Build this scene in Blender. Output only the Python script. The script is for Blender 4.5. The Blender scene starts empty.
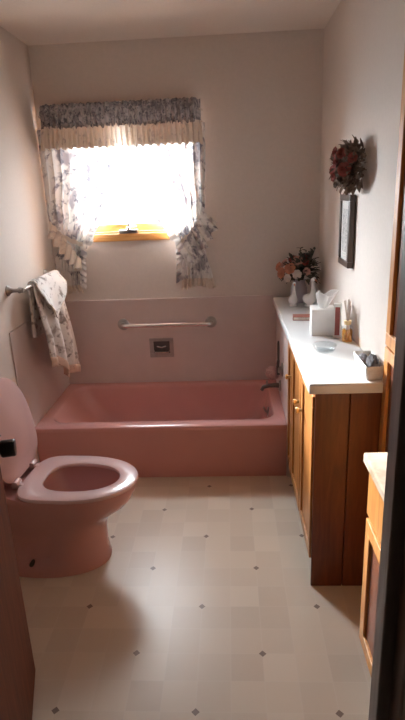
import bpy, bmesh, math, random
from math import sin, cos, pi, radians
from mathutils import Vector, Matrix, noise
random.seed(7)
S = bpy.context.scene
COL = S.collection

# ------------------------------------------------------------------ camera
F_PX, PITCH, ROLL, YAW, CAM_H = 536.38, .30755, -.04177, -.05731, 1.596

def cam_ray(dx, dy):
    c, s = cos(ROLL), sin(ROLL)
    a = dx*c + dy*s; b = -dx*s + dy*c
    x, y, z = a/F_PX, 1.0, -b/F_PX
    c, s = cos(PITCH), sin(PITCH)
    y, z = y*c + z*s, -y*s + z*c
    c, s = cos(YAW), sin(YAW)
    return Vector((x*c + y*s, -x*s + y*c, z))
fw = cam_ray(0, 0).normalized()
rt = (cam_ray(1, 0) - cam_ray(0, 0)).normalized()
up = (cam_ray(0, -1) - cam_ray(0, 0)).normalized()
cd = bpy.data.cameras.new('camera'); cam = bpy.data.objects.new('camera', cd); COL.objects.link(cam)
M = Matrix((rt, up, -fw)).transposed().to_4x4(); M.translation = (0, 0, CAM_H)
cam.matrix_world = M
cd.sensor_fit = 'VERTICAL'; cd.sensor_height = 36; cd.lens = F_PX*36/720; cd.clip_start = .02
S.camera = cam

# ------------------------------------------------------------------ materials
class NT:
    def __init__(s, name):
        s.m = bpy.data.materials.new(name); s.m.use_nodes = True
        s.t = s.m.node_tree; s.n = s.t.nodes; s.l = s.t.links
        s.b = s.n['Principled BSDF']; s.out = s.n['Material Output']
    def node(s, typ, **kw):
        nd = s.n.new(typ)
        for k, v in kw.items(): setattr(nd, k, v)
        return nd
    def set(s, sock, v):
        if isinstance(v, bpy.types.NodeSocket): s.l.new(v, sock)
        else: sock.default_value = v
    def math(s, op, a, b=0.0, c=None):
        nd = s.node('ShaderNodeMath', operation=op)
        s.set(nd.inputs[0], a); s.set(nd.inputs[1], b)
        if c is not None: s.set(nd.inputs[2], c)
        return nd.outputs[0]
    def coords(s, kind='Object', scale=(1, 1, 1)):
        tc = s.node('ShaderNodeTexCoord'); mp = s.node('ShaderNodeMapping')
        mp.inputs['Scale'].default_value = scale
        s.l.new(tc.outputs[kind], mp.inputs[0]); return mp.outputs[0]
    def noise(s, vec, scale, detail=3, rough=.5, dist=0):
        nd = s.node('ShaderNodeTexNoise'); s.l.new(vec, nd.inputs['Vector'])
        nd.inputs['Scale'].default_value = scale; nd.inputs['Detail'].default_value = detail
        nd.inputs['Roughness'].default_value = rough; nd.inputs['Distortion'].default_value = dist
        return nd.outputs['Fac']
    def ramp(s, fac, stops, interp='LINEAR'):
        nd = s.node('ShaderNodeValToRGB'); cr = nd.color_ramp; cr.interpolation = interp
        while len(cr.elements) < len(stops): cr.elements.new(.5)
        for e, (p, c) in zip(cr.elements, stops): e.position = p; e.color = (*c, 1)
        s.set(nd.inputs[0], fac); return nd.outputs[0]
    def mix(s, f, a, b):
        nd = s.node('ShaderNodeMix', data_type='RGBA')
        s.set(nd.inputs[0], f)
        for i, v in ((6, a), (7, b)):
            s.set(nd.inputs[i], v if isinstance(v, bpy.types.NodeSocket) else (*v, 1))
        return nd.outputs[2]
    def base(s, v): s.set(s.b.inputs['Base Color'], v if isinstance(v, bpy.types.NodeSocket) else (*v, 1))
    def rough(s, v): s.set(s.b.inputs['Roughness'], v)
    def bump(s, h, strength=.2, dist=.01):
        nd = s.node('ShaderNodeBump'); nd.inputs['Strength'].default_value = strength
        nd.inputs['Distance'].default_value = dist
        s.l.new(h, nd.inputs['Height']); s.l.new(nd.outputs[0], s.b.inputs['Normal'])

def plain(name, col, rough=.5, var=.06, nscale=30, metal=0, coat=0, bump=0, spec=.5):
    m = NT(name); v = m.coords()
    f = m.noise(v, nscale)
    lo = tuple(max(0, c*(1-var)) for c in col); hi = tuple(min(1, c*(1+var)) for c in col)
    m.base(m.ramp(f, [(.3, lo), (.7, hi)])); m.rough(rough)
    m.b.inputs['Metallic'].default_value = metal; m.b.inputs['Coat Weight'].default_value = coat
    m.b.inputs['Specular IOR Level'].default_value = spec
    if bump: m.bump(f, bump, .003)
    return m.m

def wood(name, dark, mid, light, axis='z', rough=.38, scale=1.0, coat=.15):
    m = NT(name); st = {'z': (14, 14, 1.3), 'y': (14, 1.3, 14), 'x': (1.3, 14, 14)}[axis]
    v = m.coords(scale=tuple(a*scale for a in st))
    n1 = m.noise(v, 2.2, 5, .6, 1.2); n2 = m.noise(v, 9, 3, .6)
    f = m.math('ADD', m.math('MULTIPLY', n1, .75), m.math('MULTIPLY', n2, .25))
    m.base(m.ramp(f, [(.34, dark), (.5, mid), (.66, light)])); m.rough(rough)
    m.b.inputs['Coat Weight'].default_value = coat; m.b.inputs['Coat Roughness'].default_value = .3
    m.bump(n2, .12, .002); return m.m

MAT = {}
MAT['wall'] = plain('wall_paint', (.68, .605, .55), .75, .02, 60, bump=.06)
MAT['ceiling'] = plain('ceiling_paint', (.78, .71, .65), .85, .02, 80, bump=.08)
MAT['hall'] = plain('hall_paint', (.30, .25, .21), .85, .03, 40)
MAT['tile'] = plain('pink_wall_panel', (.645, .54, .515), .28, .03, 8)
MAT['tub'] = plain('pink_enamel', (.64, .325, .305), .16, .02, 5, coat=.3)
MAT['toilet'] = plain('pink_porcelain', (.60, .315, .30), .14, .02, 5, coat=.3)
MAT['seat'] = plain('pink_seat_plastic', (.74, .52, .52), .22, .02, 5, coat=.2)
MAT['cab'] = wood('brown_stained_wood', (.095, .019, .004), (.14, .031, .006), (.185, .046, .010))
MAT['cabdoor'] = wood('honey_stained_wood', (.26, .085, .018), (.42, .165, .04), (.56, .25, .07))
MAT['vanity'] = wood('orange_stained_wood', (.40, .15, .035), (.55, .235, .06), (.66, .32, .10))
MAT['pale'] = wood('light_stained_wood', (.40, .22, .10), (.54, .33, .17), (.64, .42, .24))
MAT['doorwood'] = wood('dark_door_wood', (.085, .021, .007), (.13, .033, .011), (.175, .048, .017), rough=.7, coat=0)
MAT['jamb'] = wood('jamb_wood', (.17, .125, .105), (.24, .185, .16), (.3, .235, .20), rough=.5)
MAT['sill'] = wood('window_oak', (.42, .17, .04), (.6, .28, .08), (.74, .4, .15), axis='x')
MAT['laminate'] = plain('white_laminate', (.74, .74, .74), .22, .015, 12)
MAT['chrome'] = plain('chrome', (.80, .78, .76), .24, .02, 10, metal=1)
MAT['dullchrome'] = plain('worn_chrome', (.42, .39, .37), .28, .1, 30, metal=1)
MAT['shadowmetal'] = plain('dark_metal', (.13, .115, .11), .3, .1, 30, metal=1)
MAT['black'] = plain('black_metal', (.012, .01, .009), .35, .1, 20)
MAT['white_ceramic'] = plain('white_ceramic', (.80, .78, .77), .2, .02, 10)
MAT['vase'] = plain('lilac_ceramic', (.42, .37, .41), .35, .06, 14)
MAT['paper'] = plain('tissue_paper', (.88, .87, .86), .9, .02, 30)
MAT['boxcard'] = plain('white_card', (.80, .78, .76), .55, .03, 20)
MAT['redcard'] = plain('maroon_card', (.30, .07, .06), .4, .12, 25)
MAT['rust'] = plain('rust_cover', (.36, .12, .08), .5, .12, 25)
MAT['pages'] = plain('page_edges', (.75, .68, .6), .8, .06, 90)
MAT['darkframe'] = wood('dark_frame_wood', (.035, .017, .010), (.06, .029, .018), (.09, .045, .028), rough=.35)
MAT['mat_board'] = plain('mat_board', (.84, .82, .79), .8, .02, 20)
MAT['darkcloth'] = plain('charcoal_cloth', (.07, .065, .075), .9, .25, 40, bump=.3)
MAT['greycloth'] = plain('grey_cloth', (.25, .25, .28), .9, .2, 40, bump=.3)
MAT['wicker'] = plain('white_wicker', (.72, .69, .65), .7, .1, 60, bump=.4)
MAT['pouf'] = plain('pink_netting', (.64, .40, .375), .85, .1, 60, bump=.5)
MAT['twig'] = plain('brown_twigs', (.14, .085, .06), .9, .3, 30)
MAT['dried'] = plain('dried_leaves', (.23, .155, .115), .9, .45, 22)
MAT['driedred'] = plain('dried_red_petals', (.34, .09, .075), .85, .3, 40)
MAT['leaf'] = plain('dark_green_leaves', (.09, .085, .06), .7, .4, 18)
MAT['orange'] = plain('orange_petals', (.60, .25, .15), .75, .15, 30)
MAT['salmon'] = plain('salmon_petals', (.64, .36, .29), .75, .12, 30)
MAT['red'] = plain('red_petals', (.40, .075, .06), .75, .15, 30)
MAT['cream'] = plain('cream_petals', (.78, .70, .64), .75, .08, 30)
MAT['gold'] = plain('gold_cap', (.75, .55, .3), .3, .05, 30, metal=1)
MAT['reed'] = plain('pale_reed', (.62, .50, .42), .7, .1, 50)
MAT['bolt'] = plain('dark_bolt', (.05, .03, .025), .4, .1, 30)

def glass(name, tint, rough=.03, fres=1.45):
    m = NT(name); n = m.n
    tr = m.node('ShaderNodeBsdfTransparent'); tr.inputs[0].default_value = (*tint, 1)
    gl = m.node('ShaderNodeBsdfGlossy'); gl.inputs['Roughness'].default_value = rough
    fr = m.node('ShaderNodeFresnel'); fr.inputs[0].default_value = fres
    mx = m.node('ShaderNodeMixShader')
    ge = m.node('ShaderNodeNewGeometry')
    m.l.new(m.math('MULTIPLY', fr.outputs[0], m.math('SUBTRACT', 1.0, ge.outputs['Backfacing'])), mx.inputs[0]); m.l.new(tr.outputs[0], mx.inputs[1]); m.l.new(gl.outputs[0], mx.inputs[2])
    m.l.new(mx.outputs[0], m.out.inputs[0]); n.remove(m.b); return m.m
MAT['pane'] = glass('window_glass', (.97, .98, .98), .03, 1.4)
MAT['picture_glass'] = glass('picture_glass', (.98, .98, .98), .05, 1.14)
MAT['clear'] = glass('clear_glass', (.98, .99, .99), .05, 1.5)
MAT['cutglass'] = glass('cut_glass', (.88, .90, .91), .08, 1.6)
MAT['amber'] = glass('amber_liquid', (.98, .66, .26), .05, 1.35)

def fabric(name, ground, b1, b2, lo, hi, scale=9, trans=.5, clear=.0):
    m = NT(name); v = m.coords()
    f1 = m.noise(v, scale, 2, .55, .6); f2 = m.noise(v, scale*2.6, 2, .5, .3)
    c1 = m.ramp(f1, [(lo, ground), (hi, b1)])
    k = m.ramp(f2, [(.53, (0, 0, 0)), (.6, (1, 1, 1))])
    k2 = m.ramp(f1, [(lo-.08, (0, 0, 0)), (lo+.05, (1, 1, 1))])
    kk = m.math('MULTIPLY', k, k2)
    c = m.mix(kk, c1, b2)
    weave = m.noise(v, 260, 1)
    m.base(c); m.rough(.9); m.b.inputs['Specular IOR Level'].default_value = .1
    m.bump(weave, .15, .001)
    if trans or clear:
        tl = m.node('ShaderNodeBsdfTranslucent'); m.l.new(c, tl.inputs[0])
        mx = m.node('ShaderNodeMixShader'); mx.inputs[0].default_value = trans
        m.l.new(m.b.outputs[0], mx.inputs[1]); m.l.new(tl.outputs[0], mx.inputs[2])
        last = mx
        if clear:
            tp = m.node('ShaderNodeBsdfTransparent'); m2 = m.node('ShaderNodeMixShader'); m2.inputs[0].default_value = clear
            m.l.new(mx.outputs[0], m2.inputs[1]); m.l.new(tp.outputs[0], m2.inputs[2]); last = m2
        m.l.new(last.outputs[0], m.out.inputs[0])
    return m.m
MAT['panel'] = fabric('sheer_floral_curtain', (.80, .77, .74), (.42, .39, .41), (.26, .25, .28), .50, .62, 11, .085, .0)
MAT['header'] = fabric('dark_floral_valance', (.40, .35, .335), (.22, .195, .195), (.15, .135, .14), .40, .62, 24, .05, 0)
MAT['ruffle'] = fabric('cream_ruffle', (.72, .62, .53), (.60, .50, .43), (.5, .42, .38), .58, .72, 16, .10, 0)
MAT['towel'] = fabric('floral_towel', (.76, .72, .69), (.40, .34, .31), (.29, .25, .23), .55, .66, 15, 0, 0)
MAT['hem'] = fabric('peach_hem', (.70, .52, .42), (.62, .43, .34), (.55, .38, .3), .55, .7, 20, 0, 0)

def floor_material():
    m = NT('vinyl_tile_floor'); P2 = .2286; OX, OY = -.1438, 1.9787
    tc = m.node('ShaderNodeTexCoord'); sp = m.node('ShaderNodeSeparateXYZ'); m.l.new(tc.outputs['Object'], sp.inputs[0])
    dx = m.math('DIVIDE', m.math('SUBTRACT', sp.outputs[0], OX), P2)
    dy = m.math('DIVIDE', m.math('SUBTRACT', sp.outputs[1], OY), P2)
    def odd(a):  # distance to the nearest odd integer
        fr = m.math('FRACT', m.math('MULTIPLY', a, .5))
        return m.math('MULTIPLY', m.math('ABSOLUTE', m.math('SUBTRACT', fr, .5)), 2.0)
    u = odd(m.math('ADD', dx, dy)); v = odd(m.math('SUBTRACT', dx, dy))
    dia = m.math('LESS_THAN', m.math('MAXIMUM', u, v), 0.06)
    gx = m.math('MULTIPLY', dx, 2.0); gy = m.math('MULTIPLY', dy, 2.0)
    cx = m.node('ShaderNodeCombineXYZ'); m.l.new(m.math('FLOOR', gx), cx.inputs[0]); m.l.new(m.math('FLOOR', gy), cx.inputs[1])
    wn = m.node('ShaderNodeTexWhiteNoise'); m.l.new(cx.outputs[0], wn.inputs[0])
    fx = m.math('ABSOLUTE', m.math('SUBTRACT', m.math('FRACT', gx), .5)); fy = m.math('ABSOLUTE', m.math('SUBTRACT', m.math('FRACT', gy), .5))
    seam = m.math('GREATER_THAN', m.math('MAXIMUM', fx, fy), .482)
    c = m.ramp(wn.outputs[0], [(0, (.645, .55, .445)), (.35, (.675, .58, .47)), (.62, (.615, .52, .42)), (.85, (.70, .605, .495))], 'CONSTANT')
    mott = m.noise(m.coords(), 26, 4, .6)
    c = m.mix(m.math('MULTIPLY', mott, .22), c, (.73, .625, .51))
    c = m.mix(m.math('MULTIPLY', seam, .4), c, (.70, .62, .53))
    c = m.mix(dia, c, (.23, .165, .13))
    m.base(c); m.rough(m.math('ADD', m.math('MULTIPLY', mott, .1), .3))
    m.bump(m.math('ADD', mott, m.math('MULTIPLY', seam, -.6)), .08, .003)
    return m.m
MAT['floor'] = floor_material()

def marble_material():
    m = NT('cultured_marble'); v = m.coords()
    f = m.noise(v, 5, 5, .6, 2.5)
    m.base(m.ramp(f, [(.3, (.60, .47, .33)), (.5, (.80, .69, .55)), (.7, (.84, .75, .63))])); m.rough(.15)
    return m.m
MAT['marble'] = marble_material()

def art_material():
    m = NT('print_drawing'); v = m.coords(scale=(1, 1, 1))
    f = m.noise(v, 24, 4, .65, .3)
    m.base(m.ramp(f, [(.42, (.78, .76, .73)), (.5, (.34, .32, .31)), (.56, (.76, .74, .71)), (.66, (.55, .54, .53))])); m.rough(.5)
    return m.m
MAT['art'] = art_material()

# ------------------------------------------------------------------ mesh helpers
def obj(name, bm, mat, parent=None, smooth=False, kind=None, loc=None):
    bmesh.ops.recalc_face_normals(bm, faces=bm.faces[:])
    me = bpy.data.meshes.new(name); bm.to_mesh(me); bm.free()
    me.materials.append(MAT[mat] if isinstance(mat, str) else mat)
    if smooth:
        for p in me.polygons: p.use_smooth = True
        try: me.set_sharp_from_angle(angle=radians(42))
        except Exception: pass
    o = bpy.data.objects.new(name, me); COL.objects.link(o)
    if parent: o.parent = parent
    if kind: o['kind'] = kind
    if loc: o.location = loc
    return o

def thing(name, label, cat, loc=(0, 0, 0), rz=0, group=None):
    o = bpy.data.objects.new(name, None); COL.objects.link(o); o.empty_display_size = .05
    o.location = loc; o.rotation_euler = (0, 0, rz)
    o['label'] = label; o['category'] = cat
    if group: o['group'] = group
    return o

def tag(o, label, cat, group=None):
    o['label'] = label; o['category'] = cat
    if group: o['group'] = group
    return o

def box(bm, x0, x1, y0, y1, z0, z1, bev=0, seg=2):
    vs = [bm.verts.new((x, y, z)) for x in (x0, x1) for y in (y0, y1) for z in (z0, z1)]
    fs = [bm.faces.new([vs[i] for i in q]) for q in ((0, 1, 3, 2), (4, 6, 7, 5), (0, 4, 5, 1), (2, 3, 7, 6), (0, 2, 6, 4), (1, 5, 7, 3))]
    bmesh.ops.recalc_face_normals(bm, faces=fs)
    if bev:
        es = list({e for f in fs for e in f.edges})
        bmesh.ops.bevel(bm, geom=es, offset=bev, segments=seg, affect='EDGES', profile=.5)
    return bm

def boxes(*bs, bev=0):
    bm = bmesh.new()
    for b in bs: box(bm, *b, bev=bev)
    return bm

def skin_rings(bm, rings, cap0=True, cap1=True, closed=True):
    vr = [[bm.verts.new(p) for p in r] for r in rings]
    for a, b in zip(vr, vr[1:]):
        n = len(a)
        for i in range(n if closed else n-1):
            j = (i+1) % n
            bm.faces.new((a[i], a[j], b[j], b[i]))
    if cap0: bm.faces.new(vr[0][::-1])
    if cap1: bm.faces.new(vr[-1])
    return vr

def tube(bm, pts, r, n=12):
    pts = [Vector(p) for p in pts]
    rs = r if isinstance(r, (list, tuple)) else [r]*len(pts)
    prev = None; rings = []
    for i, p in enumerate(pts):
        t = (pts[min(i+1, len(pts)-1)] - pts[max(i-1, 0)]).normalized()
        if prev is None:
            a = Vector((0, 0, 1)) if abs(t.z) < .9 else Vector((1, 0, 0))
            u = t.cross(a).normalized()
        else:
            u = (prev - t*prev.dot(t)).normalized()
        prev = u; w = t.cross(u)
        rings.append([p + (u*cos(2*pi*k/n) + w*sin(2*pi*k/n))*rs[i] for k in range(n)])
    skin_rings(bm, rings); return bm

def lathe(bm, prof, c=(0, 0, 0), n=24, axis='z'):
    rings = []
    for r, h in prof:
        ring = []
        for k in range(n):
            a = 2*pi*k/n; p, q = r*cos(a), r*sin(a)
            v = {'z': (p, q, h), 'x': (h, p, q), 'y': (p, h, q)}[axis]
            ring.append((c[0]+v[0], c[1]+v[1], c[2]+v[2]))
        rings.append(ring)
    skin_rings(bm, rings); return bm

def grid(bm, fn, nu, nv):
    vs = [[bm.verts.new(fn(i/nu, j/nv)) for i in range(nu+1)] for j in range(nv+1)]
    for j in range(nv):
        for i in range(nu):
            bm.faces.new((vs[j][i], vs[j][i+1], vs[j+1][i+1], vs[j+1][i]))
    return bm

def solid(o, th, off=0):
    md = o.modifiers.new('thickness', 'SOLIDIFY'); md.thickness = th; md.offset = off; return o

def smstep(a, b, x):
    t = min(1, max(0, (x-a)/(b-a))); return t*t*(3-2*t)

def lerp_keys(keys, x):
    for (a, va), (b, vb) in zip(keys, keys[1:]):
        if x <= b:
            t = (x-a)/(b-a); t = t*t*(3-2*t)
            return va + (vb-va)*t
    return keys[-1][1]

def framed_door(shift, y0, y1, z0, z1, xf, th, w, rd, fmat, pmat, parent):
    """cabinet door whose face looks to -X: four frame rails and a recessed panel"""
    bm = boxes((xf, xf+th, y0, y1, z0, z0+w), (xf, xf+th, y0, y1, z1-w, z1), (xf, xf+th, y0, y0+w, z0+w, z1-w), (xf, xf+th, y1-w, y1, z0+w, z1-w), bev=.0025)
    d = obj('door', shift(bm), fmat, parent)
    obj('door_panel', shift(boxes((xf+rd, xf+th-.001, y0+w-.004, y1-w+.004, z0+w-.004, z1-w+.004))), pmat, d)
    return d

# ------------------------------------------------------------------ setting
XL, XR, YB, YF, ZC = -1.15, .57, 3.506, .745, 2.44
XN = .95            # wall of the vanity nook
st = 'structure'
obj('floor', boxes((-1.35, 1.15, -1.6, 3.66, -.06, 0)), 'floor', kind=st)
obj('ceiling', boxes((-1.35, 1.15, -1.6, 3.66, ZC, ZC+.08)), 'ceiling', kind=st)
obj('wall_left', boxes((XL-.12, XL, .68, YB, 0, ZC)), 'wall', kind=st)
WX0, WX1, WZ0, WZ1 = -1.065, -.205, 1.345, 2.05
obj('wall_back', boxes((XL-.12, WX0, YB, YB+.14, 0, ZC), (WX1, XN+.12, YB, YB+.14, 0, ZC),
                       (WX0, WX1, YB, YB+.14, 0, WZ0), (WX0, WX1, YB, YB+.14, WZ1, ZC)), 'wall', kind=st)
obj('wall_right', boxes((XR, XN+.12, 1.865, YB, 0, ZC), (XN, XN+.12, .68, 1.865, 0, ZC), (XR, XN, 1.53, 1.865, 2.14, ZC)), 'wall', kind=st)
DX0, DX1, DZ = -.535, .253, 2.05
obj('wall_front', boxes((XL-.12, DX0-.02, .66, YF, 0, ZC), (DX1+.02, XN+.12, .66, YF, 0, ZC), (DX0-.02, DX1+.02, .66, YF, DZ+.02, ZC)), 'wall', kind=st)
# hallway the camera stands in
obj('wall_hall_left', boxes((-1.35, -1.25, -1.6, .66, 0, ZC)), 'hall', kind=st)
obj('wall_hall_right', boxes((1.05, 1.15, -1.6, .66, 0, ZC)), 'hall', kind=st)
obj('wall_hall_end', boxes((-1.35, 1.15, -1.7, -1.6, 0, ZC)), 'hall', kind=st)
# pony wall at the foot of the tub, under the counter
obj('wall_tub_end', boxes((.308, XR, 2.758, YB, 0, .864)), 'wall', kind=st)
# pink wall panels round the tub
TZ = .908
obj('trim_1', boxes((XL, .300, YB-.008, YB, .33, TZ), bev=.002), 'tile', kind=st)
obj('trim_2', boxes((XL, XL+.008, 2.64, YB-.008, .0, TZ+.02), bev=.002), 'tile', kind=st)
obj('trim_3', boxes((.300, .308, 2.758, YB-.008, 0, .864), bev=.002), 'tile', kind=st)
obj('trim_4', boxes((XL+.008, .284, YB-.014, YB, TZ, TZ+.012), bev=.003), 'tile', kind=st)
obj('baseboard_left', boxes((XL, XL+.012, 1.55, 2.64, 0, .09), bev=.003), 'wall', kind=st)
# door frame
jb = boxes((DX1, DX1+.02, .655, YF+.002, 0, DZ), (DX0-.02, DX0, .655, YF+.002, 0, DZ), (DX0-.02, DX1+.02, .655, YF+.002, DZ, DZ+.02),
           (DX1-.021, DX1+.02, .700, YF+.001, 0, DZ), (DX0, DX0+.012, .672, .705, 0, DZ), bev=.003)
box(jb, DX1+.006, DX1+.075, YF, YF+.014, 0, DZ+.06, .004); box(jb, DX1+.004, DX1+.075, .640, .66, 0, DZ+.06, .004)
box(jb, DX0-.075, DX0-.006, .640, .66, 0, DZ+.06, .004)
obj('trim_5', jb, 'jamb', kind=st)
# open door leaf, swung into the room on the left
DLEN = .705
door = obj('door_1', boxes((0, .036, 0, DLEN, .008, DZ-.01), bev=.003), 'doorwood', kind=st, loc=(-.555, .752, 0))
door.rotation_euler = (0, 0, math.atan2(.197, .68))
# local +X faces the passage, local +Y runs to the free edge
kb = bmesh.new()
lathe(kb, [(.0005, .036), (.030, .036), (.030, .041), (.011, .044), (.011, .052), (.022, .056), (.0255, .060), (.0255, .094), (.023, .097), (.0005, .098)], (0, DLEN-.062, .897), 24, 'x')
obj('door_knob', kb, 'black', door, True)
kb = bmesh.new()
lathe(kb, [(.0005, 0), (.030, 0), (.030, -.005), (.012, -.008), (.012, -.022), (.022, -.028), (.0285, -.04), (.028, -.052), (.019, -.06), (.0005, -.061)], (0, DLEN-.065, .905), 24, 'x')
obj('door_knob', kb, 'black', door, True)

# window
win = bpy.data.objects.new('window_1', None); COL.objects.link(win); win['kind'] = st
def ring_boxes(x0, x1, z0, z1, w, y0, y1, bev=.002):
    return boxes((x0, x1, y0, y1, z0, z0+w), (x0, x1, y0, y1, z1-w, z1), (x0, x0+w, y0, y1, z0+w, z1-w), (x1-w, x1, y0, y1, z0+w, z1-w), bev=bev)
obj('window_frame', ring_boxes(WX0, WX1, WZ0, WZ1, .014, YB, YB+.139), 'sill', win)
obj('casing', boxes((WX0-.035, WX0+.004, YB-.018, YB, WZ0-.045, WZ1+.055), (WX1-.004, WX1+.035, YB-.018, YB, WZ0-.045, WZ1+.055),
                    (WX0+.004, WX1-.004, YB-.018, YB, WZ1-.004, WZ1+.055), (WX0+.004, WX1-.004, YB-.018, YB, WZ0-.045, WZ0+.002), bev=.003), 'sill', win)
obj('sash', ring_boxes(WX0+.014, WX1-.014, WZ0+.014, WZ1-.014, .045, YB+.05, YB+.085), 'sill', win)
obj('pane', boxes((WX0+.05, WX1-.05, YB+.066, YB+.07, WZ0+.05, WZ1-.05)), 'pane', win)
cb = bmesh.new(); cxw = -.64
box(cb, cxw-.06, cxw+.06, YB-.022, YB+.03, WZ0+.002, WZ0+.026, .004)
lathe(cb, [(.014, 0), (.014, .018), (.008, .026)], (cxw, YB-.004, WZ0+.018), 14)
tube(cb, [(cxw, YB-.004, WZ0+.04), (cxw+.03, YB-.012, WZ0+.045), (cxw+.055, YB-.014, WZ0+.043)], [.006, .0055, .005], 8)
tube(cb, [(cxw+.004, YB-.006, WZ0+.03), (cxw+.002, YB-.008, WZ0+.09)], [.006, .008], 8)
obj('crank_handle', cb, 'dullchrome', win, True)

# ------------------------------------------------------------------ curtains
def fold(u, n, amp, ph=0):
    return amp*(sin(2*pi*n*u+ph) + .35*sin(2*pi*n*2.3*u+1.3*ph+.7))
val = thing('valance', 'gathered dark floral valance with a pale ruffle across the window top', 'valance', (-.645, 3.40, 2.09))
def vloc(p): return (p[0]+.645, p[1]-3.40, p[2]-2.09)
VX0, VX1 = -1.118, -.14
def header(u, v):
    x = VX0+.008+(VX1-VX0-.016)*u
    z = 2.103 - .132*v + .003*sin(2*pi*19*u) + .002*sin(2*pi*43*u+2) + .006*sin(2*pi*31*u+1)*v
    bulge = .018*sin(pi*min(1, max(0, (v-.18)/.35))) if .18 < v < .53 else 0
    wrap = .07*(smstep(.965, 1, u)+smstep(.035, 0, u))
    y = 3.392 - bulge + fold(u, 27, .013, 0)*(.5+.5*v) - .02*v + wrap
    return vloc((x, y, z))
obj('header', grid(bmesh.new(), header, 260, 18), 'header', val, True)
def vruff(u, v):
    x = VX0+(VX1-VX0)*u + .01*(u-.5)*v
    z = 1.985 - .128*v + .007*sin(2*pi*23*u)*v
    wrap = .07*(smstep(.965, 1, u)+smstep(.035, 0, u))
    y = 3.385 - .012*v + fold(u, 30, .006+.012*v, 1) + wrap
    return vloc((x, y, z))
obj('ruffle', grid(bmesh.new(), vruff, 300, 12), 'ruffle', val, True)
rb = bmesh.new(); tube(rb, [(-1.12+.645, .07, -.045), (-1.11+.645, .02, -.045), (-.15+.645, .02, -.045), (-.14+.645, .07, -.045)], .006, 8)
obj('rod', rb, 'chrome', val, True)
obj('light_block_board', boxes((VX0+.645+.06, VX1+.645-.06, .004, .104, -.012, .002)), 'sill', val)  # unseen board added to stop window light leaking up behind the valance

def curtain(side, label):
    # side -1: panel by the left wall, +1: the other one; xi is measured from the outer edge towards the window's middle
    xo = -1.138 if side < 0 else -.142
    d = -side
    t = thing('curtain_panel', label, 'curtain', (xo, 3.44, 1.9), 0, 'tied back window curtains')
    outer = [(0, .0), (.45, .008), (.66, .03), (.735, .055), (.82, .02), (1, -.005)] if side < 0 else [(0, .0), (.45, .01), (.66, .035), (.735, .045), (.82, .01), (1, -.025)]
    inner = [(0, .44), (.25, .415), (.50, .33), (.66, .245), (.735, .195), (.82, .18), (1, .165)] if side < 0 else \
            [(0, .46), (.25, .43), (.50, .31), (.66, .20), (.735, .15), (.82, .15), (1, .16)]
    ztop, zbot = 1.975, (1.025 if side < 0 else 1.045)
    def pt(u, v):
        a = lerp_keys(outer, v); b = lerp_keys(inner, v)
        w = b-a
        uu = u**1.25
        dens = (1-.85*u)
        ph = 2*pi*8.5*u + 2+side + .5*sin(5*v+side)
        x = xo + d*(a + w*uu + min(.016, .05*w)*dens*sin(ph+1.2))
        sag = .05*sin(pi*min(1, v/.74))*u*(1-.3*u) if v < .74 else 0
        z = ztop + (zbot-ztop)*v - sag*.6
        amp = (.007 + .012*min(1, .25/w)*(.6+.4*v))*(.55+.45*dens)
        y = 3.456 + amp*(sin(ph) + .3*sin(2.3*ph)) - .012*smstep(.6, .74, v)*(1-smstep(.76, .95, v))
        return (x-xo, y-3.44, z-1.9)
    obj('cloth', grid(bmesh.new(), pt, 150, 70), 'panel', t, True)
    def edge(u, v):
        p = Vector(pt(1, u))
        ww = .030 + .035*smstep(.45, .72, u)
        return (p.x + d*ww*v*.65, p.y - .004 - .012*v + .011*v*sin(2*pi*24*u), p.z - ww*v*.35 + .004*sin(2*pi*24*u+1)*v)
    obj('edge_ruffle', grid(bmesh.new(), edge, 220, 5), 'panel', t, True)
    def hem(u, v):
        p = Vector(pt(u, 1))
        return (p.x + d*(u-.5)*.035*v, p.y - .01*v + .012*v*sin(2*pi*9*u+1), p.z + .008 - .055*v + .007*sin(2*pi*9*u)*v - .012*sin(7*u+side)*v)
    obj('hem_ruffle', grid(bmesh.new(), hem, 130, 6), 'ruffle', t, True)
    # the wide ruffle sewn to the panel's edge, gathered up by the tieback so that it falls outwards in a slant
    if side < 0: A, B, ln, outw = (.03, 1.445), (.205, 1.195), .105, -.02
    else: A, B, ln, outw = (.015, 1.475), (.165, 1.22), .13, -.10
    def fan(u, v):
        xi = A[0] + (B[0]-A[0])*u; zz = A[1] + (B[1]-A[1])*u**1.15
        k = 2*pi*6.5*u
        L = ln*(.35+.65*sin(pi*min(1, .12+.8*u)))*v
        xi += outw*v*(1-.55*u) + (.004+.010*v)*sin(k+.6)
        return (d*xi, -.052 - .022*v + (.003+.014*v)*sin(k) , zz - 1.9 - L + .006*v*sin(k+1.5))
    obj('slanting_ruffle', grid(bmesh.new(), fan, 120, 14), 'panel' if side > 0 else 'ruffle', t, True)
    def band(u, v):
        a = u*2*pi; c0, r0 = (.125, .088) if side < 0 else (.095, .066)
        return (d*(c0 + r0*cos(a)), .002 + .040*sin(a) + .004*sin(9*a), 1.335 - 1.9 + .028*(v-.5) - .045*cos(a) + .004*sin(11*a))
    obj('tieback', grid(bmesh.new(), band, 60, 4), 'ruffle', t, True)
    return t
curtain(-1, 'floral curtain tied back beside the left wall, above the towel bar')
curtain(1, 'floral curtain tied back on the window side farther from the towel')

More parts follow.
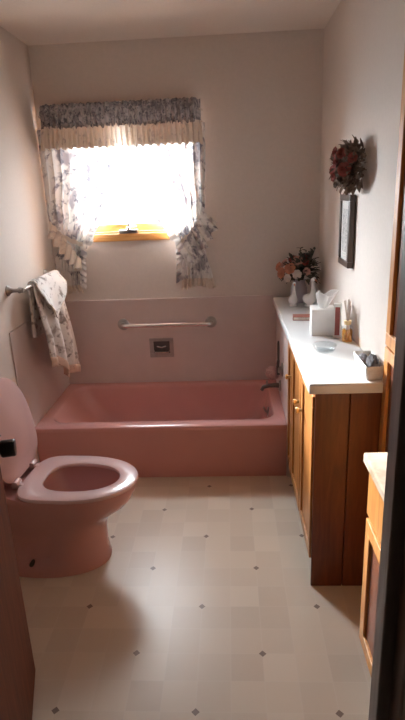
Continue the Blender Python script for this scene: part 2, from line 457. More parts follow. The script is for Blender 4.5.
# ------------------------------------------------------------------ bathtub
tub = thing('bathtub', 'pink enamelled bathtub below the window', 'bathtub', (-.42, 3.13, 0))
T0 = Vector((-.42, 3.13, 0))
def rrect(x0, x1, y0, y1, r, z, n=8):
    pts = []
    for cx, cy, a0 in ((x1-r, y1-r, 0), (x0+r, y1-r, pi/2), (x0+r, y0+r, pi), (x1-r, y0+r, 1.5*pi)):
        for k in range(n+1):
            a = a0 + pi/2*k/n; pts.append(Vector((cx+r*cos(a), cy+r*sin(a), z)) - T0)
    return pts
X0, X1, Y0, Y1, H = XL+.010, .299, 2.754, YB-.009, .332
tb = bmesh.new()
skin_rings(tb, [rrect(X0, X1, Y0+.018, Y1, .004, 0), rrect(X0, X1, Y0+.012, Y1, .004, .03), rrect(X0, X1, Y0+.012, Y1, .004, H-.045), rrect(X0, X1, Y0+.002, Y1, .004, H-.03),
    rrect(X0, X1, Y0, Y1, .006, H-.018), rrect(X0, X1, Y0+.002, Y1, .008, H-.006), rrect(X0, X1, Y0+.01, Y1, .012, H),
    rrect(X0+.055, X1-.055, Y0+.075, Y1-.05, .10, H), rrect(X0+.066, X1-.062, Y0+.085, Y1-.058, .10, H-.006), rrect(X0+.075, X1-.066, Y0+.092, Y1-.064, .10, H-.025),
    rrect(X0+.14, X1-.085, Y0+.11, Y1-.08, .11, .22), rrect(X0+.22, X1-.10, Y0+.13, Y1-.095, .12, .10), rrect(X0+.27, X1-.13, Y0+.16, Y1-.12, .12, .065), rrect(X0+.33, X1-.2, Y0+.22, Y1-.18, .1, .055)])
obj('tub_body', tb, 'tub', tub, True)
ob = bmesh.new()
lathe(ob, [(.0005, .002), (.034, .002), (.036, -.004), (.028, -.010), (.0005, -.012)], (.222, 3.13, .245) - T0 if False else tuple(Vector((.224, 3.13, .245)) - T0), 20, 'x')
tube(ob, [Vector((.212, 3.13, .245)) - T0, Vector((.198, 3.128, .262)) - T0, Vector((.192, 3.126, .282)) - T0], [.006, .005, .006], 8)
obj('overflow_plate', ob, 'dullchrome', tub, True)
db = bmesh.new(); lathe(db, [(.0005, .004), (.03, .004), (.034, 0), (.034, -.004)], tuple(Vector((.02, 3.13, .0575)) - T0), 20)
obj('drain', db, 'dullchrome', tub, True)

# spout, valve, soap pouf on the tub's end wall
sp = thing('tub_spout', 'small metal bath spout on the pink end wall of the tub', 'faucet', (.30, 3.15, .40))
b = bmesh.new(); tube(b, [(0, 0, .015), (-.03, 0, .018), (-.075, 0, .016), (-.108, 0, .006), (-.118, 0, -.014)], [.016, .015, .013, .012, .011], 14)
obj('spout', b, 'shadowmetal', sp, True)
b = bmesh.new(); lathe(b, [(.0005, -.012), (.03, -.011), (.034, -.002), (.034, 0)], (0, 0, .015), 20, 'x'); obj('flange', b, 'dullchrome', sp, True)
b = bmesh.new(); tube(b, [(-.085, 0, .03), (-.085, 0, .05)], [.005, .008], 8); obj('diverter_knob', b, 'dullchrome', sp, True)
vh = thing('tub_valve', 'tall metal valve with a looped lever above the bath spout', 'faucet', (.30, 3.03, .56))
b = bmesh.new(); lathe(b, [(.0005, -.03), (.018, -.03), (.02, -.012), (.04, -.008), (.043, 0)], (0, 0, 0), 24, 'x'); obj('escutcheon', b, 'dullchrome', vh, True)
b = bmesh.new()
loop = [(-.026, .016*sin(2*pi*k/20), .115 + .058*-cos(2*pi*k/20)) for k in range(21)]
tube(b, [(-.026, 0, -.03), (-.03, 0, .02), (-.026, 0, .06)], [.009, .009, .008], 10); tube(b, loop, .0055, 8)
obj('lever', b, 'shadowmetal', vh, True)
b = bmesh.new(); bmesh.ops.create_icosphere(b, subdivisions=4, radius=.042)
for v in b.verts:
    n = v.co.normalized(); v.co *= 1 + .22*noise.noise(n*5) + .10*noise.noise(n*14)
pf = obj('bath_pouf', b, 'pouf', None, True, loc=(.255, 3.22, .475))
tag(pf, 'pink netting bath pouf hanging on the end wall above the tub spout', 'bath pouf')
b = bmesh.new(); tube(b, [(.012, 0, .035), (.026, 0, .07), (.040, 0, .085)], .0025, 6); obj('hanging_cord', b, 'pouf', pf, True)

# grab bar
gb = thing('grab_bar', 'long chrome grab bar on the back wall above the tub', 'grab bar', (-.429, YB-.008, .750))
b = bmesh.new(); L = .296
pts = [(-L, 0, 0), (-L, -.03, 0)] + [(-L+.03*(1-cos(a)), -.03-.03*sin(a), 0) for a in (pi/8, pi/4, 3*pi/8, pi/2)]
pts = pts + [(-p[0], p[1], 0) for p in pts[::-1]]
tube(b, pts, .0145, 16); obj('bar', b, 'chrome', gb, True)
for s in (-1, 1):
    b = bmesh.new(); lathe(b, [(.0005, 0), (.039, 0), (.039, -.006), (.034, -.011), (.018, -.014), (.016, -.02)], (s*L, 0, 0), 24, 'y')
    obj('flange', b, 'dullchrome', gb, True)
# soap dish
sd = thing('soap_dish', 'small square recessed metal soap holder in the wall under the grab bar', 'soap dish', (-.475, YB-.008, .58))
b = boxes((-.082, .082, -.007, 0, .045, .068), (-.082, .082, -.007, 0, -.068, -.040), (-.082, -.055, -.007, 0, -.04, .045), (.055, .082, -.007, 0, -.04, .045), bev=.002)
obj('plate', b, 'dullchrome', sd)
b = boxes((-.055, .055, -.002, -.0005, -.04, .045)); obj('recess', b, 'shadowmetal', sd)  # flat sheet; the hollow's shade is put into its dark colour
b = bmesh.new(); tube(b, [(-.05, -.004, -.022), (-.045, -.028, -.026), (.045, -.028, -.026), (.05, -.004, -.022)], .006, 8); box(b, -.046, .046, -.03, -.003, -.032, -.027, .002)
tube(b, [(-.03, -.012, .012), (0, -.02, .006), (.03, -.012, .012)], .006, 8)
obj('tray', b, 'chrome', sd, True)

# ------------------------------------------------------------------ toilet
TY = 2.105
wc = thing('toilet', 'pink toilet with raised lid in front of the left wall', 'toilet', (XL, TY, 0), radians(-4))
def egg(x0, x1, hw, z, n=48, sq=2.6):
    """egg outline: round tip at x1 (away from the wall), squarer at x0; local x from the wall"""
    xm = x0 + (x1-x0)*.42; pts = []
    for k in range(n):
        a = 2*pi*k/n; c, s = cos(a), sin(a)
        if c >= 0: x = xm + (x1-xm)*abs(c)**.95; y = hw*math.copysign(abs(s)**.95, s)
        else: x = xm - (xm-x0)*abs(c)**(2/sq); y = hw*math.copysign(abs(s)**(2/sq), s)
        pts.append((x, y, z))
    return pts
b = bmesh.new()
out = [(.06, .572, .168, 0), (.06, .574, .170, .012), (.06, .570, .166, .03), (.06, .567, .162, .05), (.06, .563, .158, .075), (.07, .565, .148, .15), (.08, .572, .148, .20), (.09, .602, .155, .24),
       (.10, .668, .166, .285), (.115, .700, .178, .325), (.12, .712, .184, .36), (.12, .712, .185, .382), (.122, .708, .182, .388)]
inn = [(.28, .672, .145, .388), (.285, .666, .140, .380), (.30, .64, .128, .33), (.34, .59, .10, .26), (.40, .54, .07, .20), (.43, .52, .045, .17)]
def recess(ring):
    return [(x, y*(1-.17*smstep(.045, .075, z)*(1-smstep(.17, .23, z))*(1-smstep(.36, .40, x))), z) for x, y, z in ring]
skin_rings(b, [recess(egg(*q)) for q in out] + [egg(*q) for q in inn])
obj('bowl', b, 'toilet', wc, True)
b = bmesh.new(); skin_rings(b, [egg(.355, .575, .087, .235), egg(.36, .57, .083, .2352)]); obj('water', b, 'clear', wc, True)
# seat ring
def seatring(x0, x1, hw, ix0, ix1, ihw, z0, z1):
    b = bmesh.new(); m = (z0+z1)/2; r = (z1-z0)/2
    rings = []
    for k in range(12):
        a = 2*pi*k/12
        off = cos(a); zz = m + r*math.copysign(abs(sin(a))**.6, sin(a))
        w = (off+1)/2
        fx0 = lambda o, i: i + (o-i)*(0.5+0.5*off)
        prof = .5+.5*math.copysign(abs(off)**.55, off)
        rings.append(egg(ix0+(x0-ix0)*prof, ix1+(x1-ix1)*prof, ihw+(hw-ihw)*prof, zz, 64, 2.6+1.6*prof))
    rings.append(rings[0])
    skin_rings(b, rings, False, False); bmesh.ops.remove_doubles(b, verts=b.verts[:], dist=1e-5); return b
obj('seat', seatring(.225, .728, .198, .315, .645, .118, .390, .413), 'seat', wc, True)
# lid, standing up and leaning on the tank
b = bmesh.new()
lidr = [(.0, .435, .190, 0), (-.004, .442, .195, .004), (-.004, .442, .195, .012), (.0, .436, .191, .017)]
rings = []
for (a0, a1, hw, h) in lidr: rings.append([(p[0], p[1], h) for p in egg(a0, a1, hw, 0, 48, 3.2)])
skin_rings(b, rings)
rot = Matrix.Rotation(radians(-98), 4, 'Y')
bmesh.ops.transform(b, matrix=Matrix.Translation((.205, .03, .415)) @ rot, verts=b.verts[:])
obj('lid', b, 'seat', wc, True)
for s in (-1, 1):
    b = bmesh.new(); lathe(b, [(.0005, -.022), (.012, -.022), (.013, -.018), (.013, .018), (.012, .022), (.0005, .022)], (.213, s*.085+.01, .418), 14, 'y')
    box(b, .19, .245, s*.085+.01-.013, s*.085+.01+.013, .392, .414, .004); obj('hinge', b, 'seat', wc, True)
b = bmesh.new(); box(b, .006, .155, -.185, .185, .385, .70, .02, 3); obj('tank', b, 'toilet', wc, True)
b = bmesh.new(); box(b, .004, .162, -.192, .192, .70, .725, .008, 3); obj('tank_lid', b, 'toilet', wc, True)
b = bmesh.new(); tube(b, [(.155, -.13, .645), (.168, -.13, .645)], .012, 10); tube(b, [(.168, -.13, .645), (.17, -.075, .64)], [.007, .006], 8); obj('flush_handle', b, 'chrome', wc, True)
for s in (-1, 1):
    b = bmesh.new(); lathe(b, [(.010, -.03*s), (.010, .004*s), (.007, .009*s), (.0005, .010*s)], (.265, s*.158, .062), 14, 'y'); obj('bolt_cap', b, 'bolt', wc, True)

# ------------------------------------------------------------------ towel bar and towel
tw = thing('towel_bar', 'metal towel bar with round posts on the left wall', 'towel bar', (XL, 3.01, 1.137))
b = bmesh.new(); tube(b, [(.075, -.317, 0), (.075, .30, 0)], .0085, 12); obj('bar', b, 'chrome', tw, True)
for y in (-.305, .288):
    b = bmesh.new(); lathe(b, [(.0005, .0), (.028, 0), (.028, .006), (.016, .016), (.0105, .03), (.0105, .055), (.015, .062), (.016, 0.06), (.012, .088), (.0005, .09)], (0, y, 0), 20, 'x')
    obj('bracket', b, 'dullchrome', tw, True)
BX, BZ = XL+.075, 1.135
def towel_path(s, front, back):
    # s from -1 (back hem) through 0 (top of bar) to 1 (front hem): x, z
    r = .014
    if abs(s) < .08:
        a = s/.08*pi/2; return BX + r*sin(a), BZ + r*cos(a)
    if s > 0: k = (s-.08)/.92; return BX + r + .05*smstep(0, 1, k)*.5, BZ - front*k
    k = (-s-.08)/.92; return BX - r - .018*smstep(0, 1, k), BZ - back*k
to = thing('hand_towel', 'floral towel draped over the towel bar on the left wall', 'towel', (BX, 3.06, BZ))
def towel(u, v, part):
    s = -1 + 2*v
    if part == 'hem': s = 1.0
    front = .40 + .185*smstep(.28, .62, u) + .02*sin(7*u)
    x, z = towel_path(s, front, .29 + .02*sin(5*u))
    k = max(0, s); kb = max(0, -s)
    y = 2.842 + .44*u
    y = y + (.055*u - .03)*k
    amp = .028*smstep(.08, .8, k) + .006*smstep(.1, .8, kb)
    x += amp*(sin(2*pi*2.3*u+.6) + .4*sin(2*pi*5.1*u)) + .010*k
    return x, y, z
def tfront(u, v):
    x, y, z = towel(u, v, 'cloth'); return (x-BX, y-3.06, z-BZ)
solid(obj('terry_cloth', grid(bmesh.new(), tfront, 70, 80), 'towel', to, True), .007)
def thm(u, v):
    x, y, z = towel(u, 1, 'hem'); return (x-BX+.002 + .004*sin(pi*v), y-3.06, z-BZ+.004 - .055*v)
solid(obj('hem', grid(bmesh.new(), thm, 70, 6), 'hem', to, True), .008)
# small folded cloth laid over the towel
fl = thing('washcloth', 'small pale washcloth folded over the floral towel on the bar', 'washcloth', (BX, 3.06, BZ))
def flap(u, v):
    s = -.35 + 1.35*v
    k = max(0, s); tri = 1 - abs(u-.38)/.55
    r = .024
    if s < .08:
        a = max(-1, s/.08)*pi/2
        x, z = BX + r*sin(a), BZ + r*cos(a)
        if s < -.08: z -= (-s-.08)*.12
    else:
        kk = (s-.08)/.92
        x, z = BX + r + .030*kk + .022*kk, BZ - (.05 + .17*max(0, tri))*kk
    y = 2.855 + .42*u
    x += .01*k*sin(2*pi*1.6*u+.5)
    return (x-BX, y-3.06, z-BZ)
solid(obj('folded_cloth', grid(bmesh.new(), flap, 50, 40), 'towel', fl, True), .006)

# ------------------------------------------------------------------ counter cabinet
CY0, CY1 = 1.866, 2.752
cab = thing('bathroom_cabinet', 'dark brown wooden cabinet under the long white countertop', 'cabinet', (.44, 2.31, 0))
def cl(bm): bmesh.ops.translate(bm, verts=bm.verts[:], vec=(-.44, -2.31, 0)); return bm
obj('body', cl(boxes((.318, .568, CY0+.012, CY1, .09, .863), (.345, .568, CY0+.012, CY1, 0, .09), bev=.002)), 'cab', cab)
obj('side_panel', cl(boxes((.306, .432, CY0, CY0+.012, 0, .863), (.435, .568, CY0, CY0+.012, 0, .863), bev=.002)), 'cab', cab)
for i, (a, c_, ky) in enumerate(((1.884, 2.205, 2.165), (2.222, 2.543, 2.262), (2.560, 2.744, 2.60))):
    d = framed_door(cl, a, c_, .125, .842, .298, .019, .045, .008, 'cabdoor', 'cabdoor', cab)
    b = bmesh.new(); lathe(b, [(.0005, 0), (.009, 0), (.007, -.010), (.013, -.017), (.014, -.024), (.009, -.029), (.0005, -.03)], (.298, ky, .668), 14, 'x')
    obj('knob', cl(b), 'gold', d, True)
ct = obj('countertop', boxes((.279, .569, 1.846, YB-.016, .865, .905), bev=.005), 'laminate')
tag(ct, 'long white countertop running from the cabinet to the back corner', 'countertop')

# tall built-in cupboard flush with the right wall
lc = thing('linen_cupboard', 'tall narrow wooden cupboard with framed doors between counter and vanity', 'cupboard', (.74, 1.69, 0))
def ll(bm): bmesh.ops.translate(bm, verts=bm.verts[:], vec=(-.74, -1.69, 0)); return bm
obj('carcass', ll(boxes((.566, .94, 1.535, 1.86, 0, 2.135), bev=.002)), 'pale', lc)
for (a, c_) in ((1.69, 1.858), (1.54, 1.686)):
    for (z0, z1) in ((.10, 1.040), (1.047, 2.10)):
        framed_door(ll, a, c_, z0, z1, .544, .021, .045, .012, 'vanity', 'cab', lc)

# vanity
VY0, VY1 = .80, 1.515
va = thing('vanity_cabinet', 'orange-brown wooden vanity cabinet beside the door jamb', 'vanity', (.68, 1.15, 0))
def vl(bm): bmesh.ops.translate(bm, verts=bm.verts[:], vec=(-.68, -1.15, 0)); return bm
obj('body', vl(boxes((.434, .945, VY0, VY1, .08, .765), (.49, .945, VY0, VY1, 0, .08), bev=.002)), 'vanity', va)
for (a, c_, ky) in ((1.165, 1.505, 1.20), (.81, 1.15, 1.115)):
    b = bmesh.new(); box(b, .417, .433, a, c_, .592, .745, .005, 3); obj('drawer', vl(b), 'vanity', va)
    d = framed_door(vl, a, c_, .095, .575, .417, .016, .048, .010, 'vanity', 'cab', va)
    b = bmesh.new(); lathe(b, [(.0005, 0), (.009, 0), (.007, -.010), (.013, -.017), (.014, -.024), (.0005, -.03)], (.417, ky, .53), 14, 'x'); obj('knob', vl(b), 'gold', d, True)
vt = obj('countertop', boxes((.400, .948, VY0-.01, 1.517, .768, .802), (.93, .948, VY0-.01, 1.517, .80, .88), bev=.006), 'marble')
tag(vt, 'beige marbled countertop with a rounded edge on the orange-brown vanity', 'countertop')

# ------------------------------------------------------------------ things on the counter
ZT = .9055
# vase with flowers
vs = bmesh.new(); lathe(vs, [(.0005, 0), (.034, 0), (.038, .006), (.050, .05), (.049, .09), (.036, .125), (.040, .14), (.036, .141), (.03, .125), (.0005, .12)], (0, 0, 0), 28)
v_ = obj('flower_vase', vs, 'vase', None, True, loc=(.425, 3.315, ZT)); tag(v_, 'rounded greyish vase holding flowers in the back counter corner', 'vase')
bq = thing('flower_bouquet', 'bouquet of orange and cream flowers standing in the greyish corner vase', 'bouquet', (.425, 3.315, ZT+.13))
def bloom(bm, c, r, nrm):
    c = Vector(c); nrm = Vector(nrm).normalized()
    u = nrm.cross(Vector((.3, .2, 1))).normalized(); w = nrm.cross(u)
    for ring, (n, tilt, ln) in enumerate(((7, .25, 1.0), (6, .6, .85), (5, 1.0, .65), (3, 1.35, .45))):
        for k in range(n):
            a = 2*pi*(k+.5*ring)/n + random.uniform(-.15, .15)
            d = u*cos(a)+w*sin(a); t = nrm.cross(d)
            def pp(i, j):
                s = (i-.5)*2; f = j
                out = d*(r*ln*f*cos(tilt*(.6+.4*f))) + nrm*(r*ln*f*sin(tilt)*(1-.25*f) + .12*r*s*s)
                return c + out + t*(s*r*.52*ln*math.sin(pi*min(1, .15+.72*f)))
            grid(bm, pp, 4, 4)
def leaf(bm, p, d, L, W, curl=.2):
    p = Vector(p); d = Vector(d).normalized(); t = d.cross(Vector((random.uniform(-.4, .4), random.uniform(-.4, .4), 1))).normalized(); n = t.cross(d)
    def pp(i, j):
        s = (i-.5)*2
        return p + d*(L*j) + t*(s*W*sin(pi*min(.97, .08+.9*j))) + n*(curl*L*j*j*-1 + abs(s)*W*.3)
    grid(bm, pp, 2, 5)
stems = bmesh.new(); fol = bmesh.new()
heads = []
spots = [(-.105, -.02, .055, 'orange', .040), (-.06, -.05, .085, 'orange', .042), (-.02, -.06, .05, 'cream', .034), (-.015, -.03, .125, 'salmon', .040), (-.085, .03, .105, 'salmon', .036),
         (.025, -.03, .12, 'red', .034), (-.075, -.055, .03, 'cream', .030), (-.035, .02, .13, 'red', .034), (-.12, .01, .09, 'orange', .034), (.05, .02, .14, 'red', .028), (.035, -.055, .065, 'salmon', .03)]
for x, y, z, m, r in spots:
    hb = bmesh.new(); nrm = Vector((x, y-.06, z*.6))
    bloom(hb, (x, y, z), r*.88, nrm); heads.append((hb, m))
    tube(stems, [(x*.06, y*.06, -.06), (x*.45, y*.45, z*.45), (x*.96, y*.96, z*.96)], .0025, 6)
for k in range(250):
    a = random.uniform(0, 2*pi); e = random.uniform(-.25, 1.4)
    rr = random.uniform(.03, .10)
    c = Vector((cos(a)*cos(e)*1.15, sin(a)*cos(e)*.75, sin(e)*1.15))
    p = Vector((.015, 0, .035)) + c*rr
    if p.x > .085: p.x = .085
    dd = c + Vector((random.uniform(-.5, .5), random.uniform(-.5, .5), random.uniform(-.6, .5)))
    if p.x + dd.normalized().x*.05 > .135: dd.x = -abs(dd.x)
    leaf(fol, p, dd, random.uniform(.03, .055), random.uniform(.008, .013))
for k in range(26):   # taller sprigs rising at the wall side
    x0 = random.uniform(.0, .085); y0 = random.uniform(-.06, .07); zt = random.uniform(.12, .205)
    tube(stems, [(x0*.2, y0*.2, 0), (x0, y0, zt)], .0015, 5)
    for q in range(7):
        f = .45+.55*q/6
        leaf(fol, (x0*f, y0*f, zt*f), (random.uniform(-1, .35), random.uniform(-1, 1), random.uniform(.1, 1)), .028, .008)
obj('stems', stems, 'leaf', bq, True); fo = obj('foliage', fol, 'leaf', bq, True)
for hb, m in heads: obj('bloom', hb, m, bq, True)

def goose(x, y, sc, rz, label):
    t = thing('bird_figurine', label, 'figurine', (x, y, ZT), rz, 'long-necked white bird figurines')
    b = bmesh.new()
    path = [(-.048, 0, .052), (-.040, 0, .046), (-.020, 0, .040), (.005, 0, .040), (.024, 0, .050), (.033, 0, .068), (.034, 0, .090), (.028, 0, .112), (.024, 0, .130), (.029, 0, .145), (.041, 0, .150), (.050, 0, .147)]
    rad = [.004, .014, .027, .032, .026, .018, .0115, .0085, .0085, .0115, .0105, .005]
    tube(b, [tuple(c*sc for c in p) for p in path], [r*sc for r in rad], 16)
    lathe(b, [(.0005, 0), (.024*sc, 0), (.026*sc, .006*sc), (.019*sc, .014*sc)], (0, 0, 0), 18)
    obj('body', b, 'white_ceramic', t, True)
    b = bmesh.new(); tube(b, [tuple(c*sc for c in p) for p in ((.050, 0, .147), (.060, 0, .143), (.067, 0, .140))], [.005*sc, .0035*sc, .0012*sc], 8); obj('beak', b, 'orange', t, True)
    return t
goose(.376, 3.20, .95, radians(-88), 'small white bird figurine in front of the vase, farther from the wall')
goose(.468, 3.17, 1.14, radians(-64), 'larger white bird figurine between the vase and the tissue box')

# small book lying on the counter
bk = thing('small_book', 'small rust-red book lying on the counter behind the tissue box', 'book', (.388, 2.86, ZT), radians(-6))
b = boxes((-.052, .052, -.034, .034, 0, .003), (-.052, .052, -.034, .034, .017, .020), (-.052, -.049, -.034, .034, .003, .017), bev=.001); obj('cover', b, 'rust', bk)
obj('pages', boxes((-.049, .050, -.032, .032, .003, .017)), 'pages', bk)

# tissue box
tx = thing('tissue_box', 'white cube tissue box with a tissue sticking out, near the wall', 'tissue box', (.443, 2.56, ZT), radians(-4))
b = bmesh.new(); box(b, -.056, .056, -.056, .056, 0, .128, .004); 
f = max((f for f in b.faces if f.normal.z > .9), key=lambda f: f.calc_area())
bmesh.ops.inset_region(b, faces=[f], thickness=.028, depth=0)
for v in f.verts: v.co.z -= .004
obj('carton', b, 'boxcard', tx)
b = bmesh.new(); n = 40; rings = []
for j in range(9):
    v = j/8; ring = []
    for k in range(n):
        a = 2*pi*k/n; r = .012 + .026*v**.7 + .010*v*sin(3*a+1) + .006*v*sin(7*a)
        ring.append((r*cos(a)*1.15 + .012*v, r*sin(a)*.7, .122 + .075*v + .014*v*sin(2*a+.5)))
    rings.append(ring)
skin_rings(b, rings, False, False); solid(obj('tissue', b, 'paper', tx, True), .0012)

# slim upright card box
cdx = thing('slim_box', 'slim upright maroon and white box standing beside the tissue box', 'box', (.498, 2.475, ZT), radians(-12))
obj('carton', boxes((-.018, .018, -.016, .016, 0, .162), bev=.0015), 'boxcard', cdx)
obj('front_label', boxes((-.011, .011, -.0175, -.0155,   .014, .148)), 'redcard', cdx)

# amber reed bottle
pb = thing('amber_bottle', 'squat glass bottle of amber liquid with pale sticks against the wall', 'bottle', (.528, 2.395, ZT), radians(-8))
b = bmesh.new(); box(b, -.026, .026, -.026, .026, 0, .072, .007, 3); lathe(b, [(.014, .070), (.013, 0.06), (.013, .092), (.015, .094), (.0005, .094)], (0, 0, 0), 16); obj('glass_body', b, 'clear', pb, True)
b = bmesh.new(); box(b, -.022, .022, -.022, .022, .004, .058, .005, 3); obj('liquid', b, 'amber', pb, True)
b = bmesh.new(); lathe(b, [(.0155, .082), (.0165, .084), (.0165, .098), (.0155, .100), (.0145, .098)], (0, 0, 0), 16); obj('collar', b, 'gold', pb, True)
for dx, dy, h in ((-.018, .004, .19), (.010, .012, .185), (.001, -.012, .20), (.012, -.006, .17)):
    b = bmesh.new(); tube(b, [(-dx*.8, -dy*.8, .01), (dx*.9, dy*.9, h)], .004, 8); obj('stick', b, 'reed', pb, True)

# glass dish
b = bmesh.new(); n = 32; prof = [(.0005, .004), (.034, .004), (.040, .012), (.046, .028), (.050, .029), (.047, .014), (.040, .0), (.0005, 0)]
rings = [[(r*(1+.06*cos(8*2*pi*k/n)*(r > .03))*cos(2*pi*k/n), r*(1+.06*cos(8*2*pi*k/n)*(r > .03))*sin(2*pi*k/n), h) for k in range(n)] for r, h in prof]
skin_rings(b, rings)
gd = obj('glass_dish', b, 'cutglass', None, True, loc=(.405, 2.262, ZT)); tag(gd, 'small clear scalloped glass dish in the middle of the white counter', 'dish')

# white basket with dark cloths
bs = thing('wicker_basket', 'small white slant-sided basket on the near counter end', 'basket', (.519, 1.965, ZT), 0)
b = bmesh.new()
def rct(hx, hy, z, n=6):
    pts = []; r = .008
    for cx, cy, a0 in ((hx-r, hy-r, 0), (-hx+r, hy-r, pi/2), (-hx+r, -hy+r, pi), (hx-r, -hy+r, 1.5*pi)):
        for k in range(n+1):
            a = a0+pi/2*k/n; pts.append((cx+r*cos(a), cy+r*sin(a), z))
    return pts
rings = [rct(.029, .088, 0)]
for k in range(9):
    z = .004 + .044*k/8; e = .002*(k % 2)
    rings.append(rct(.029+.006*k/8+e, .088+.012*k/8+e, z))
rings += [rct(.037, .103, .052), rct(.034, .100, .056), rct(.031, .097, .052), rct(.0275, .086, .008)]
skin_rings(b, rings); obj('woven_side', b, 'wicker', bs, True)
def rag(name, x, y, z, r, m, label, cat, sx=1, sy=1, sz=1, seed=0):
    b = bmesh.new(); bmesh.ops.create_icosphere(b, subdivisions=4, radius=r)
    for v in b.verts:
        n = v.co.normalized(); k = 1 + .25*noise.noise(n*2.6+Vector((seed, 0, 0))) + .10*noise.noise(n*7+Vector((0, seed, 0)))
        v.co = Vector((v.co.x*k*sx, v.co.y*k*sy, v.co.z*k*sz))
    o = obj(name, b, m, None, True, loc=(x, y, z)); tag(o, label, cat); return o
rag('bundled_cloth', .525, 1.925, ZT+.047, .034, 'darkcloth', 'charcoal cloth bundled in the near end of the white basket', 'cloth', .62, 1.3, .95, 3)
rag('bundled_cloth', .508, 2.008, ZT+.038, .026, 'greycloth', 'smaller grey cloth bundled at the far end of the white basket', 'cloth', .8, 1.1, .85, 9)

# ------------------------------------------------------------------ picture and wreath on the right wall
pc = thing('framed_picture', 'small dark-framed picture hanging on the right wall under the wreath', 'picture', (XR, 2.62, 1.385))
y0, y1, z0, z1, w = -.112, .112, -.163, .163, .028
b = boxes((-.030, -.003, y0, y1, z0, z0+w), (-.030, -.003, y0, y1, z1-w, z1), (-.030, -.003, y0, y0+w, z0+w, z1-w), (-.030, -.003, y1-w, y1, z0+w, z1-w), bev=.003)
obj('frame', b, 'darkframe', pc)
obj('mat_board', boxes((-.022, -.010, y0+w-.003, y1-w+.003, z0+w-.003, z1-w+.003)), 'mat_board', pc)
obj('print', boxes((-.0235, -.0215, y0+.058, y1-.058, z0+.065, z1-.065)), 'art', pc)
obj('glass', boxes((-.0265, -.0252, y0+w-.002, y1-w+.002, z0+w-.002, z1-w+.002)), 'picture_glass', pc)

wr = thing('dried_wreath', 'dried flower wreath in browns and reds hanging on the right wall', 'wreath', (XR-.062, 2.40, 1.662))
b = bmesh.new()
for q in range(5):
    r0 = .055+.008*q
    pts = [((-.012+.03*sin(3*t+q))*.6, (r0+.008*sin(5*t+2*q))*cos(t), (r0+.008*cos(4*t+q))*sin(t)) for t in [2*pi*k/30 for k in range(31)]]
    tube(b, pts, .006, 6)
tube(b, [(.0, 0, .05), (.057, 0, .06)], .003, 6)
obj('twig_ring', b, 'twig', wr, True)
b = bmesh.new(); 
for k in range(430):
    t = random.uniform(0, 2*pi); r = random.choice((random.uniform(.0, .05), random.uniform(.04, .10), random.uniform(.06, .105)))
    dome = .085*(1-(r/.13)**2)
    p = Vector((-random.uniform(-.35, 1)*dome + .026, r*cos(t)*1.12, r*sin(t)*.84))
    d = Vector((random.uniform(-1, .1), cos(t)+random.uniform(-.7, .7), sin(t)+random.uniform(-.7, .7)))
    L = random.uniform(.025, .048)
    leaf(b, p, d, L, random.uniform(.005, .011), random.uniform(-.2, .4))
obj('dried_leaves', b, 'dried', wr, True)
for (y, z, r, m) in ((.0, -.03, .030, 'driedred'), (-.02, .02, .024, 'driedred'), (.06, -.01, .022, 'driedred'), (.05, .045, .02, 'dried'), (-.06, -.02, .022, 'dried'), (.01, .06, .022, 'driedred'), (-.03, -.065, .02, 'dried')):
    b = bmesh.new(); bloom(b, (-.055, y, z), r, (-1, -.3, .1)); obj('dried_bloom', b, m, wr, True)
for (x, y, z, r) in ((-.035, -.085, -.012, .030), (-.01, -.105, .03, .022), (-.045, -.06, .05, .022)):
    b = bmesh.new(); bloom(b, (x, y, z), r, (-.5, -.9, .1)); obj('dried_bloom', b, 'driedred', wr, True)

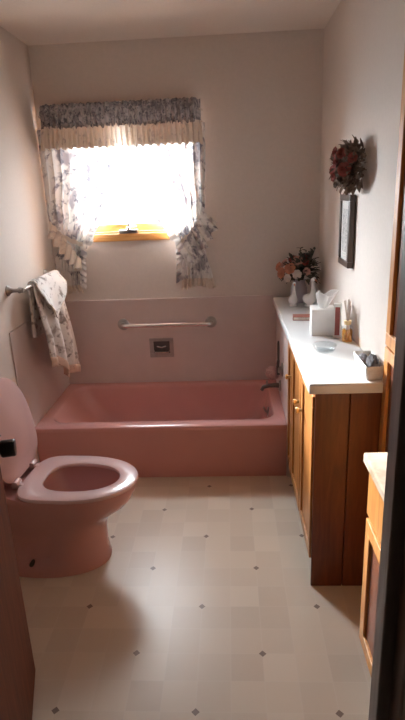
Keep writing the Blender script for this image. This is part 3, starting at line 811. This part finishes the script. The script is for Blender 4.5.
# ------------------------------------------------------------------ light: daylight through the window
SKY_BASE, SKY_GLOW = 5.0, 36
W = bpy.data.worlds.new('daylight'); S.world = W; W.use_nodes = True
bg = W.node_tree.nodes['Background']; wt = W.node_tree; wc_ = wt.nodes.new('ShaderNodeTexCoord')
dp = wt.nodes.new('ShaderNodeVectorMath'); dp.operation = 'DOT_PRODUCT'
dp.inputs[1].default_value = Vector((-.67, .68, .31)).normalized()
wt.links.new(wc_.outputs['Generated'], dp.inputs[0])
def wm(op, a, b):
    nd = wt.nodes.new('ShaderNodeMath'); nd.operation = op
    for k, v in enumerate((a, b)):
        if isinstance(v, bpy.types.NodeSocket): wt.links.new(v, nd.inputs[k])
        else: nd.inputs[k].default_value = v
    return nd.outputs[0]
glow = wm('POWER', wm('MAXIMUM', dp.outputs['Value'], 0), 9)      # bright haze round the hidden sun
sz = wt.nodes.new('ShaderNodeSeparateXYZ'); wt.links.new(wc_.outputs['Generated'], sz.inputs[0])
above = wt.nodes.new('ShaderNodeMapRange'); above.inputs[1].default_value = -.12; above.inputs[2].default_value = .05
above.inputs[3].default_value = .62; above.inputs[4].default_value = 1.0     # ground is darker than the sky
wt.links.new(sz.outputs[2], above.inputs[0])
wt.links.new(wm('MULTIPLY', wm('ADD', wm('MULTIPLY', glow, SKY_GLOW), SKY_BASE), above.outputs[0]), bg.inputs[1])
bg.inputs[0].default_value = (.92, .98, 1.04, 1)
pl = bpy.data.lights.new('window_portal', 'AREA'); pl.shape = 'RECTANGLE'; pl.size = WX1-WX0; pl.size_y = WZ1-WZ0
try: pl.cycles.is_portal = True
except Exception: pl.is_portal = True
po = bpy.data.objects.new('window_portal', pl); COL.objects.link(po)
po.location = ((WX0+WX1)/2, YB+.13, (WZ0+WZ1)/2); po.rotation_euler = (radians(-90), 0, 0)

sl = bpy.data.lights.new('hazy_sun', 'SUN'); sl.energy = 9.5; sl.angle = radians(15); sl.color = (1, .97, .93)
so = bpy.data.objects.new('hazy_sun', sl); COL.objects.link(so); so.location = (-2, 7, 4)
so.rotation_euler = Vector((.485, -.80, -.385)).to_track_quat('-Z', 'Y').to_euler()

S.view_settings.view_transform = 'Standard'; S.view_settings.look = 'None'; S.view_settings.gamma = 1; S.view_settings.use_curve_mapping = False
S.view_settings.exposure = 2.57
cy = S.cycles
cy.use_denoising = True; cy.max_bounces = 12; cy.diffuse_bounces = 7; cy.transparent_max_bounces = 16
cy.sample_clamp_indirect = 6
